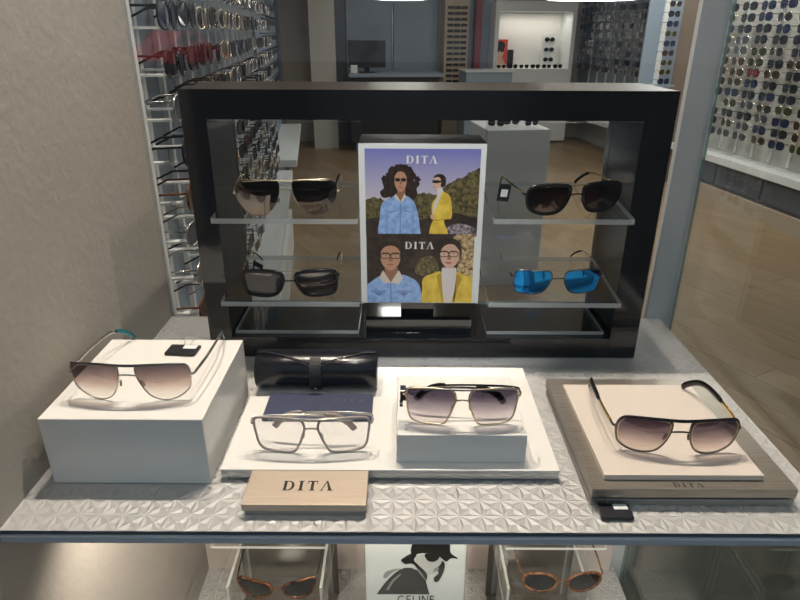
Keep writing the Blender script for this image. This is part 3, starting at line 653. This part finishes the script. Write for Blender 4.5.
def lower_stand(label, x0, x1):
    u = root('acrylic_riser', label, 'acrylic stand', ((x0 + x1) / 2, .85, LZ)); h = (x1 - x0) / 2
    slab(MB(), -h, h, -.11, .11, .180, .1855, 'z').build('shelf', AC, u)
    slab(MB(), -h, h, -.04, .11, .284, .289, 'z').build('shelf', AC, u)
    slab(MB(), -h + .012, -h + .017, -.03, .11, .0, .1795, 'x').build('side_panel', AC, u)
    slab(MB(), h - .017, h - .012, -.03, .11, .0, .1795, 'x').build('side_panel', AC, u)
    MB().box(-h, h, .1105, .1155, .0, .289).build('back_panel', M['taupe'], u); MB().box(-h + .002, h - .002, -.10, .110, .0005, .005).build('base_plate', M['taupe'], u)
    w = MB().bbox(-.04, .04, .0, .002, .0, .022, .0004).build('name_plate', M['blackplast'], u, (.0, .085, .2895))
    word('CELINE', SANS, .055, M['label'], w, (0, -.0003, .011), (R(90), 0, 0), .22)
    return u
lower_stand('clear acrylic stand with taupe back under the shelf, left of the black and white poster', -.328, -.128)
lower_stand('clear acrylic stand with taupe back under the shelf, right of the black and white poster', .186, .362)
glasses('sunglasses', 'dark tortoiseshell cat-eye sunglasses on the acrylic stand left of the portrait poster', (-.214, .790, LZ + .186), R(0), 0, .140, .050, .020, 'cat', .0026,
        rimmat=M['tort'], lens='low', bridge_z=.60, tmat=M['acetate'], tipmat=M['acetate'], tlen=.14, lean=.05, hinge_z=.92, tsize=(.0014, .0024))
glasses('sunglasses', 'amber tortoiseshell oval sunglasses on the acrylic stand right of the portrait poster', (.292, .806, LZ + .186), R(1), 0, .146, .050, .020, 'oval', .0026,
        rimmat=M['tort2'], lens='low', bridge_z=.62, tmat=M['tort2'], tipmat=M['tort'], tlen=.14, lean=.05, hinge_z=.78, tsize=(.0014, .0026))

exec_shop = True
# ------------------------------------------------------------------ the shop behind
def shop(name, x0, x1, y0, y1, z0, z1, mat): return MB().box(x0, x1, y0, y1, z0, z1).build(name, mat, None, (0, 0, 0), SR)
# small spectacles for the racks: one mesh per style
def rack_mesh(name, rimm, lensm, W=.13, H=.045, open_=.09):
    mb = MB(); w = W * .42; gap = W * .10
    for s in (-1, 1):
        c = s * (gap / 2 + w / 2)
        pts = [Vector((c + w / 2 * math.copysign(abs(math.cos(t)) ** .7, math.cos(t)), .006 * ((c + w / 2 * math.cos(t)) / (W / 2)) ** 2, H / 2 * math.copysign(abs(math.sin(t)) ** .75, math.sin(t)))) for t in [2 * math.pi * i / 14 for i in range(14)]]
        mb.tube(pts, .0022, .0022, 5, True, (0, 1, 0), 0)
        mb.add([p + Vector((0, -.0007, 0)) for p in pts] + [p + Vector((0, .0007, 0)) for p in pts], [tuple(range(14)), tuple(range(27, 13, -1))] + [(i, (i + 1) % 14, (i + 1) % 14 + 14, i + 14) for i in range(14)], 1)
        X = s * W / 2
        mb.tube([Vector((X, .005, H * .3)), Vector((X, open_ * .6, H * .28)), Vector((X - s * .004, open_, H * -.1))], .0012, .0022, 5, mi=0)
    mb.tube([Vector((-gap / 2 - .002, 0, H * .2)), Vector((0, -.002, H * .25)), Vector((gap / 2 + .002, 0, H * .2))], .0016, .0016, 5, mi=0)
    return mb.mesh(name, [rimm, lensm])
rl = {k: pbr('rack_lens_' + k, c, .1) for k, c in dict(black=(.012, .013, .017), blue=(.012, .02, .06), brown=(.035, .024, .017), grey=(.055, .06, .07), red=(.16, .015, .02), green=(.03, .04, .015)).items()}
rf = {'black': M['acetate'], 'gold': M['palegold'], 'silver': M['silver'], 'brown': M['tort']}
STY = [('black', 'black', 'black'), ('grey', 'silver', 'grey'), ('brown', 'gold', 'brown'), ('blue', 'black', 'navy blue'), ('black', 'gold', 'gold-rimmed black'), ('brown', 'brown', 'tortoiseshell'), ('green', 'gold', 'olive green')]
STYM = [(rack_mesh('rack_sunglasses', rf[f], rl[l]), n) for l, f, n in STY]
REDM = rack_mesh('rack_sunglasses', M['acetate'], rl['red'])
ORD = ['first', 'second', 'third', 'fourth', 'fifth', 'sixth', 'seventh', 'eighth', 'ninth', 'tenth', 'eleventh', 'twelfth', 'thirteenth', 'fourteenth', 'fifteenth', 'sixteenth', 'seventeenth']
rk = random.Random(11)
def rack_item(a, b, z, yaw, label, group, me=None, tilt=0., scale=1.):
    if me is None: me, nm = rk.choice(STYM)
    else: nm = None
    o = bpy.data.objects.new('sunglasses', me); COL.objects.link(o); o.location = T(a, b, z); o.rotation_euler = (tilt, 0, yaw + TH); o.scale = (scale,) * 3
    return o, nm
# what stands behind the black frame, the poster and the grey pillar is not built: rows kept per column
KEEP = {'L': [range(3, 11), range(2, 11), range(8, 11), range(8, 11), [*range(0, 7), *range(8, 11)], [*range(0, 7), *range(8, 12)], [*range(0, 7), *range(8, 12)], [*range(0, 6), *range(8, 12)],
              [*range(0, 6), *range(8, 12)], [*range(0, 6), *range(7, 12)], [*range(0, 6), *range(7, 12)], [*range(0, 5), *range(7, 12)], [*range(0, 5), *range(7, 12)], [*range(0, 5), *range(7, 12)], [*range(0, 4), *range(7, 12)], [*range(0, 4), *range(6, 12)]],
        'R': [[*range(0, 3), *range(4, 13)], range(13), range(13), range(13), range(12), range(4)], 'F': [range(8)] * 5 + [range(9)] * 2}
def rack(prefix, a_board, facing, b0, nb, db, z0, nz, dz, label_tail, group, scale=1., styles=None):
    yaw = R(90) if facing > 0 else R(-90)
    for i in range(nb):
        for n, j in enumerate(KEEP[prefix][i]):
            red = (prefix == 'R' and (i, j) == (2, 6))
            b = b0 + i * db + rk.uniform(-.012, .012); z = z0 + j * dz + rk.uniform(-.004, .004)
            me, nm = (REDM, 'red') if red else STYM[rk.choice(styles or range(len(STYM)))]
            o, _ = rack_item(a_board + facing * .118 * scale, b, z, yaw + rk.uniform(-.12, .12), '', group, me, 0., scale)
            tag(o, f'{nm} sunglasses, {ORD[n]} up in {ORD[i]} column {label_tail}', 'sunglasses', group)
            o['rack'] = f'{prefix},{i},{j}'
def rack_board(name, label, a, facing, b0, b1, z0, z1, bs, zs_, ledge=None, bm_='shopwall'):
    u = root(name, label, 'display rack', T(a, b0, z0), (0, 0, TH))
    MB().box(-.02 if facing > 0 else 0, 0 if facing > 0 else .02, 0, b1 - b0, 0, z1 - z0).build('board', M[bm_], u)
    for b in bs:
        mb = MB().box(0 if facing > 0 else -.012, .012 if facing > 0 else 0, b - b0 - .012, b - b0 + .012, .02, z1 - z0)
        for z in zs_:
            x0, x1 = (0, .095) if facing > 0 else (-.095, 0)
            mb.box(x0, x1, b - b0 - .009, b - b0 + .009, z - z0 - .026, z - z0 - .022)
        mb.build('rod', M['label'], u)
    if ledge:
        x0, x1 = (0, ledge[0]) if facing > 0 else (-ledge[0], 0)
        MB().bbox(x0, x1, 0, b1 - b0, -ledge[1], 0, .003).build('ledge', M['label'], u)
    return u
# left rack wall, right beside the window display
LB, LZ0 = [1.22 + .185 * i for i in range(16)], [-.26 + .078 * j for j in range(13)]
rack_board('eyewear_rack', 'white wall rack full of hanging sunglasses on the left wall of the shop', -.36, 1, 1.10, 4.10, -.34, 1.2, LB, LZ0, (.19, .05), 'shopgrey')
rack('L', -.36, 1, 1.22, 16, .185, -.26, 13, .078, 'from the window, left wall rack', 'sunglasses on the left wall rack', 1., (0, 1, 0, 3, 4, 1, 5))
# right rack wall
RB, RZ0 = [5.35 - .215 * i for i in range(9)], [-.27 + .080 * j for j in range(14)]
rack_board('eyewear_rack', 'pale wall rack of sunglasses above a white ledge, right of the grey pillar', 3.55, -1, 3.2, 5.6, -.46, 1.55, RB, RZ0, (.20, .06))
for i in range(9):
    pass
rack('R', 3.55, -1, 5.135, 6, -.215, -.27, 14, .080, 'from the grey pillar, right rack', 'sunglasses on the right wall rack', 1.3, (0, 0, 0, 1, 2, 3, 4, 6))
FB, FZ0 = [6.6 + .25 * i for i in range(7)], [.10 + .093 * j for j in range(9)]
rack_board('eyewear_rack', 'far wall rack of dark sunglasses between the lit niche and the brown jamb', 3.55, -1, 6.4, 8.45, -.46, 1.55, FB, FZ0, (.20, .06), 'shopgrey')
rack('F', 3.55, -1, 6.6, 7, .25, .10, 9, .093, 'from the brown jamb, far rack', 'sunglasses on the far right wall rack', 1.35, (0, 1, 0, 1, 3))
# narrow rack beside the brown jamb
NZ = [.10 + .078 * j for j in range(9)]
nk = root('narrow_rack', 'narrow grey strip rack with one column of sunglasses beside the brown jamb', 'display rack', T(3.09, 5.6, FZ), (0, 0, TH))
MB().box(-.16, .16, .0, .02, 0, 2.3).build('board', M['shopgrey'], nk); MB().box(-.10, .10, -.18, -.0005, .905, .92).build('ledge', M['shopgrey'], nk)
MB().box(-.02, .02, -.02, 0, .9, 2.0).build('rod', M['label'], nk)
for j in range(9):
    o, nm = rack_item(3.09, 5.45, NZ[j], R(12), '', '')
    tag(o, f'{nm} sunglasses, {ORD[j]} from bottom on the narrow strip rack by the brown jamb', 'sunglasses', 'sunglasses on the narrow strip rack')
o = shop('jamb', 3.255, 3.64, 5.62, 5.72, FZ, 1.62, M['brown']); o.name = 'trim_3'; struct(o)

# far left racks
def tiny_rows(name, label, a0, a1, b, z0, nz, dz, nx, mat):
    mb = MB()
    for j in range(nz):
        for i in range(nx):
            x = (i + .5) / nx * (a1 - a0); z = j * dz
            for s in (-1, 1): mb.add([(x + s * .03 + .026 * math.cos(t), -.03, z + .019 * math.sin(t)) for t in [k * math.pi / 4 for k in range(8)]] + [(x + s * .03 + .026 * math.cos(t), -.022, z + .019 * math.sin(t)) for t in [k * math.pi / 4 for k in range(8)]],
                                     [tuple(range(8)), tuple(range(15, 7, -1))] + [(k, (k + 1) % 8, (k + 1) % 8 + 8, k + 8) for k in range(8)], 0)
            mb.box(x - .012, x + .012, -.03, -.024, z + .004, z + .010)
    o = mb.build(name, mat, None, T(a0, b, z0), SR); return tag(o, label, 'sunglasses', None, 'stuff')
fu = root('eyewear_cabinet', 'grey cabinet of eyeglass rows on the far left, past the long left rack', 'display rack', T(-.34, 4.15, FZ), (0, 0, TH))
MB().box(-.28, 0, .0, 2.3, 0, 2.4).build('body', M['shopgrey'], fu)
MB().bbox(0, .19, .3, 2.2, .46, .51, .003).build('ledge', M['label'], fu)
MB().box(-.02, .04, 2.32, 2.42, 0, 2.4).build('post', M['shopdark'], fu)
mb = MB()
for j in range(12):
    for i in range(9):
        y = .3 + i * .21; z = .75 + j * .11
        for s in (-1, 1): mb.bbox(.02, .028, y + s * .034 - .028, y + s * .034 + .028, z - .02, z + .02, .004, 1)
        mb.box(.0, .05, y - .01, y + .01, z + .03, z + .034)
go = mb.build('eyeglass_rows', [M['blackplast']], fu); go['kind'] = 'stuff'

# left rack plinth, far wall furniture
o = shop('low_plinth', -.355, -.19, 2.0, 4.1, FZ, -.60, M['label']); tag(o, 'long low white plinth running along the foot of the left rack wall', 'plinth')
o = shop('end_wall_column', -.03, .27, 7.9, 8.49, FZ, 1.62, M['shopwall']); o.name = 'column'; struct(o)
o = shop('dark_panel', .275, .42, 8.40, 8.49, FZ, 1.62, M['shopdark']); o.name = 'trim_4'; struct(o)
dr = root('door', 'pair of tall grey-blue sliding panels on the far wall behind the monitor', 'sliding panel', T(.43, 8.42, FZ), (0, 0, TH))
MB().box(0, .59, 0, .05, .1, 2.45).build('door_leaf', M['shopgrey'], dr); MB().box(.60, 1.16, 0, .05, .1, 2.45).build('door_leaf', M['shopgrey'], dr)
MB().box(.575, .585, -.03, 0, .9, 1.6).build('handle', M['chrome'], dr)
MB().box(0, 1.16, 0.01, .06, 0, .095).build('kick_board', M['shopwall'], dr)
ck = root('counter', 'dark desk counter in front of the grey panels at the back of the shop', 'counter', T(.42, 7.6, FZ), (0, 0, TH))
MB().box(.0, 1.05, 0, .45, .12, .86).build('body', M['blackmat'], ck); MB().bbox(-.02, 1.10, -.03, .48, .86, .90, .004).build('top', M['shopgrey'], ck)
MB().box(.05, 1.0, .05, .4, 0, .12).build('plinth', M['shopdark'], ck)
mo = root('monitor', 'black flat monitor standing on the dark desk counter', 'monitor', T(.63, 7.75, FZ + .90), (0, 0, TH))
MB().bbox(-.22, .22, 0, .03, .06, .36, .006).build('screen', M['blackplast'], mo); MB().box(-.03, .03, .03, .05, .01, .2).build('stand', M['blackmat'], mo); MB().bbox(-.09, .09, -.05, .10, 0, .01, .003).build('foot', M['blackmat'], mo)
o = MB().bbox(-.04, .04, -.01, .01, 0, .09, .004).build('notice_card', M['label'], None, T(.47, 7.68, FZ + .901), SR); tag(o, 'small white notice card standing on the dark desk below the monitor', 'card')
bk = root('spectacle_tower', 'tan display tower with tight rows of small eyeglasses beside the grey panels', 'display rack', T(1.62, 8.1, FZ), (0, 0, TH))
MB().box(0, .30, 0, .3, 0, 2.2).build('body', M['shoptan'], bk); MB().box(.02, .28, -.01, 0, 1.72, 1.95).build('header_panel', M['shopred'], bk)
mb = MB()
for j in range(15):
    for i in range(3): mb.bbox(.03 + i * .085, .105 + i * .085, -.02, -.005, .70 + j * .065, .728 + j * .065, .004, 1)
go = mb.build('eyeglass_rows', M['blackplast'], bk); go['kind'] = 'stuff'
o = shop('glass_partition', 1.95, 2.32, 8.3, 8.49, FZ, 1.62, M['shopgrey']); o.name = 'trim_5'; struct(o)
o = shop('red_post', 2.03, 2.11, 8.2, 8.29, FZ, 1.0, M['shopred']); tag(o, 'slim dark red post standing at the back between tan tower and lit niche', 'post')
lc = root('low_cabinet', 'low grey cabinet at the back, left of the lit niche', 'cabinet', T(1.75, 7.4, FZ), (0, 0, TH))
MB().bbox(0, .55, 0, .4, .05, .92, .004).build('body', M['shopgrey'], lc); MB().box(.03, .52, .02, .38, 0, .05).build('plinth', M['shopdark'], lc); MB().bbox(-.01, .56, -.01, .41, .92, .94, .003).build('top', M['pillar'], lc)

# lit niche in the far wall
nc = root('lit_niche', 'brightly lit white display niche in the far wall with posters and sunglasses', 'display niche', T(2.29, 8.05, .075), (0, 0, TH))
W_, H_ = .94, .66
MB().box(0, W_, .36, .40, 0, H_).build('back_board', M['white'], nc)
MB().box(-.05, W_ + .05, 0, .40, -.90, -.0).build('base_cabinet', M['label'], nc)
MB().box(-.05, W_ + .05, 0, .40, H_, H_ + .10).build('lintel', M['label'], nc)
MB().box(-.05, 0, 0, .40, 0, H_).build('side_board', M['label'], nc); MB().box(W_, W_ + .05, 0, .40, 0, H_).build('side_board', M['label'], nc)
MB().box(-.05, W_ + .05, .34, .40, H_ + .10, 1.5).build('upper_back', M['white'], nc)
def niche_pt(x, y, z): 
    m = Matrix.Rotation(TH, 4, 'Z'); v = m @ Vector((x, y, z)); b = T(2.29, 8.05, .075); return (b[0] + v.x, b[1] + v.y, b[2] + v.z)
pp = root('red_poster', 'small red poster of a face wearing sunglasses inside the lit niche', 'poster', niche_pt(.10, .25, 0), (0, 0, TH))
MB().box(-.09, .10, 0, .008, 0, .34).build('sheet', pbr('print_red', (.72, .07, .05), .5), pp)
mb = MB(); mb.prism(blob(0, .20, .052, .085), 'y', -.0003, -.0001, 0); mb.prism(blob(.0, .265, .068, .055), 'y', -.0006, -.0004, 1); mb.prism(blob(-.028, .215, .03, .024), 'y', -.0009, -.0007, 1); mb.prism(blob(.03, .215, .03, .024), 'y', -.0009, -.0007, 1); mb.prism([(-.07, 0), (-.02, .13), (.03, .13), (.10, 0)], 'y', -.0012, -.001, 0)
mb.build('portrait', [PM[PI['skin2']], M['print_black']], pp)
wp = root('frame_card', 'white card holding three pairs of sunglasses at the right of the lit niche', 'display card', niche_pt(.76, .27, 0), (0, 0, TH))
MB().box(-.10, .10, 0, .01, 0, .40).build('card', M['label'], wp)
for j in range(3):
    mb = MB()
    for s in (-1, 1): mb.prism(blob(s * .036, .10 + j * .12, .03, .026), 'y', -.012, -.001)
    mb.box(-.01, .01, -.01, -.002, .10 + j * .12, .108 + j * .12); mb.build('mounted_frame', M['acetate'], wp)
o = MB().bbox(-.035, .035, 0, .05, 0, .22, .006).build('black_box', M['blackplast'], None, niche_pt(.235, .20, 0), SR); tag(o, 'upright black box standing beside the red poster in the lit niche', 'box')
for i in range(6):
    o = bpy.data.objects.new('sunglasses', STYM[0][0] if i % 2 else STYM[4][0]); COL.objects.link(o); o.location = niche_pt(.09 + .15 * i, .10, .025); o.rotation_euler = (0, 0, TH); o.scale = (1, 1, 1)
    tag(o, f'{"black" if i % 2 else "gold-rimmed black"} sunglasses, {ORD[i]} from the left on the floor of the lit niche', 'sunglasses', 'sunglasses in the lit niche')
us = root('upper_niche_shelf', 'upper white niche shelf with a long dark box above the lit niche', 'shelf', niche_pt(0, 0, H_ + .10), (0, 0, TH))
MB().bbox(-.05, W_ + .05, 0, .33, 0.001, .02, .003).build('board', M['white'], us); MB().bbox(.14, .58, .05, .2, .0202, .085, .004).build('dark_box', M['shopdark'], us)

for k, (a, w, z) in enumerate(((.62, .20, .703), (2.02, .34, .716))):
    p = root('pendant_lamp', ('bright round pendant lamp above the grey sliding panels, cut by the top edge', 'wide bright pendant lamp above the lit niche, cut by the top edge')[k], 'lamp', T(a, 4.7, z), (0, 0, 0))
    MB().lathe([(w * .96, 0), (w, .01), (w, .04), (w * .98, .045)], 0, 0, 32).build('diffuser', M['lampglow'], p)
    MB().lathe([(w * 1.01, .046), (w * 1.01, .10), (w * .2, .13), (.02, .14)], 0, 0, 32).build('cap', M['brown'], p)
    MB().tube([(0, 0, .14), (0, 0, .90)], .004, n=6).build('rod', M['blackmat'], p)
# grey display plinth seen through the right half of the black frame
gp = root('display_plinth', 'plain grey shop plinth seen through the right half of the black frame', 'plinth', T(.885, 3.2, FZ), (0, 0, TH))
MB().bbox(0, .345, 0, .40, 0, .875, .004).build('body', M['pillar'], gp)
for i in range(3):
    o = bpy.data.objects.new('sunglasses', STYM[0][0]); COL.objects.link(o); o.location = T(.955 + i * .10, 3.3 + .05 * (i % 2), .049); o.rotation_euler = (0, 0, TH + R(20 * (i - 1))); o.scale = (.7, .7, .7)
    tag(o, f'black sunglasses, {ORD[i]} from the left on top of the grey shop plinth', 'sunglasses', 'sunglasses on the grey shop plinth')
# long low cabinet under the right rack
rc = root('drawer_cabinet', 'dark drawer cabinet with a pale kick board under the right wall rack', 'cabinet', T(3.38, 3.1, FZ), (0, 0, TH))
MB().box(.03, .20, 0, 2.4, .13, .33).build('body', M['shopdark'], rc); MB().box(0, .2, 0, 2.4, .0, .12).build('kick_board', M['shoptan'], rc)
for k in range(4): MB().bbox(.018, .029, .02 + k * .6, .58 + k * .6, .15, .31, .002).build('drawer', M['shopdark'], rc)

o = MB().bbox(.53, 1.5, .75, 1.46, FZ + .0005, FZ + .012, .003).build('floor_mat', pbr('mat_fibre', (.045, .05, .042), .9, bump=.6, bscale=900)); tag(o, 'dark grey-green floor mat on the shop floor right of the lower shelf', 'mat')

# ------------------------------------------------------------------ the street outside (mirrored in the window glass)
def car(label, loc, yaw, col):
    c = root('car', label, 'car', loc, (0, 0, yaw)); paint = pbr('car_paint', col, .25, coat=.8)
    prof = [(-2.0, .30), (-2.02, .62), (-1.55, .80), (-.95, .86), (-.35, 1.38), (.85, 1.42), (1.55, 1.0), (2.0, .92), (2.05, .40), (1.95, .28)]
    mb = MB(); n = len(prof); vs = []
    for y, k in ((-.80, .94), (-.72, 1.), (.72, 1.), (.80, .94)):
        for x, z in prof: vs.append((x * (1 if abs(y) < .75 else .985), y * (1 if z < .9 else .86), .3 + (z - .3) * k))
    fs = [(i * n + j, i * n + (j + 1) % n, (i + 1) * n + (j + 1) % n, (i + 1) * n + j) for i in range(3) for j in range(n)] + [tuple(range(n)), tuple(3 * n + j for j in range(n))]
    mb.add(vs, fs); mb.build('body', paint, c)
    for s in (-1, 1): MB().prism([(-.72, .90), (-.28, 1.29), (.80, 1.32), (1.30, .98)], 'y', s * .70, s * .712).build('side_window', M['blackplast'], c)
    for x in (-1.3, 1.3):
        for s in (-1, 1): MB().lathe([(.12, -.1), (.31, -.1), (.32, -.06), (.32, .06), (.31, .1), (.12, .1)], 0, 0, 20).build('wheel', M['blackmat'], c, (x, s * .72, .32), (R(90), 0, 0))
    return c
car('red car parked across the street, mirrored in the window glass at upper left', (-8.7, -25.5, FZ - .06), R(108), (.62, .04, .06))

# ------------------------------------------------------------------ light
W = bpy.data.worlds.new('world'); S.world = W; W.use_nodes = True
bg = W.node_tree.nodes['Background']; bg.inputs[0].default_value = (.58, .80, 1.0, 1); bg.inputs[1].default_value = .48
def light(name, typ, loc, energy, col, rot=(0, 0, 0), **kw):
    d = bpy.data.lights.new(name, typ); d.energy = energy; d.color = col
    for k, v in kw.items(): setattr(d, k, v)
    o = bpy.data.objects.new(name, d); COL.objects.link(o); o.location = loc; o.rotation_euler = rot; return o
WARM = (1.0, .86, .725)
light('sun', 'SUN', (0, 5, 9), 7., (1, .97, .92), (R(-38), R(6), 0), angle=R(.5))
for x, e in ((-.26, 40), (.03, 38), (.25, 22)):
    light('display_spotlight', 'SPOT', (x, .985, 1.36), e, WARM, (R(-12), 0, 0), spot_size=R(80), spot_blend=.6, shadow_soft_size=.012)
light('poster_spotlight', 'SPOT', (.03, .52, 1.15), 42, (1, .95, .90), (R(22.7), 0, 0), spot_size=R(26), spot_blend=.8, shadow_soft_size=.02)
for x in (-.30, .02, .30):
    light('lower_display_lamp', 'SPOT', (x, .64, -.03), 7.5, WARM, (R(16), 0, 0), spot_size=R(165), spot_blend=1., shadow_soft_size=.015)
for a, b, e in ((.6, 2.2, 6), (.6, 4.2, 6), (2.2, 3.0, 9), (2.7, 4.8, 26), (1.0, 6.8, 7)):
    light('shop_ceiling_lamp', 'AREA', T(a, b, 1.60), e, (1., .96, .91), (0, 0, TH), size=.35)
light('niche_lamp', 'AREA', niche_pt(.47, .16, .64), 2.2, (1, .93, .82), (0, 0, TH), shape='RECTANGLE', size=.8, size_y=.12)

# ------------------------------------------------------------------ camera
cd = bpy.data.cameras.new('camera'); cam = bpy.data.objects.new('camera', cd); COL.objects.link(cam); S.camera = cam
cd.sensor_fit = 'HORIZONTAL'; cd.sensor_width = 36.; cd.lens = 615. / 800. * 36.; cd.clip_start = .01
cam.matrix_world = Matrix.Translation((0, 0, .49)) @ Matrix.Rotation(R(90 - 23.5), 4, 'X') @ Matrix.Rotation(R(.25), 4, 'Z')
S.view_settings.view_transform = 'Standard'; S.view_settings.look = 'None'; S.view_settings.exposure = 0.; S.view_settings.gamma = 1.; S.view_settings.use_curve_mapping = False
S.cycles.transparent_max_bounces = 40; S.cycles.max_bounces = 10; S.cycles.glossy_bounces = 6; S.cycles.use_denoising = True; S.cycles.sample_clamp_indirect = 4.
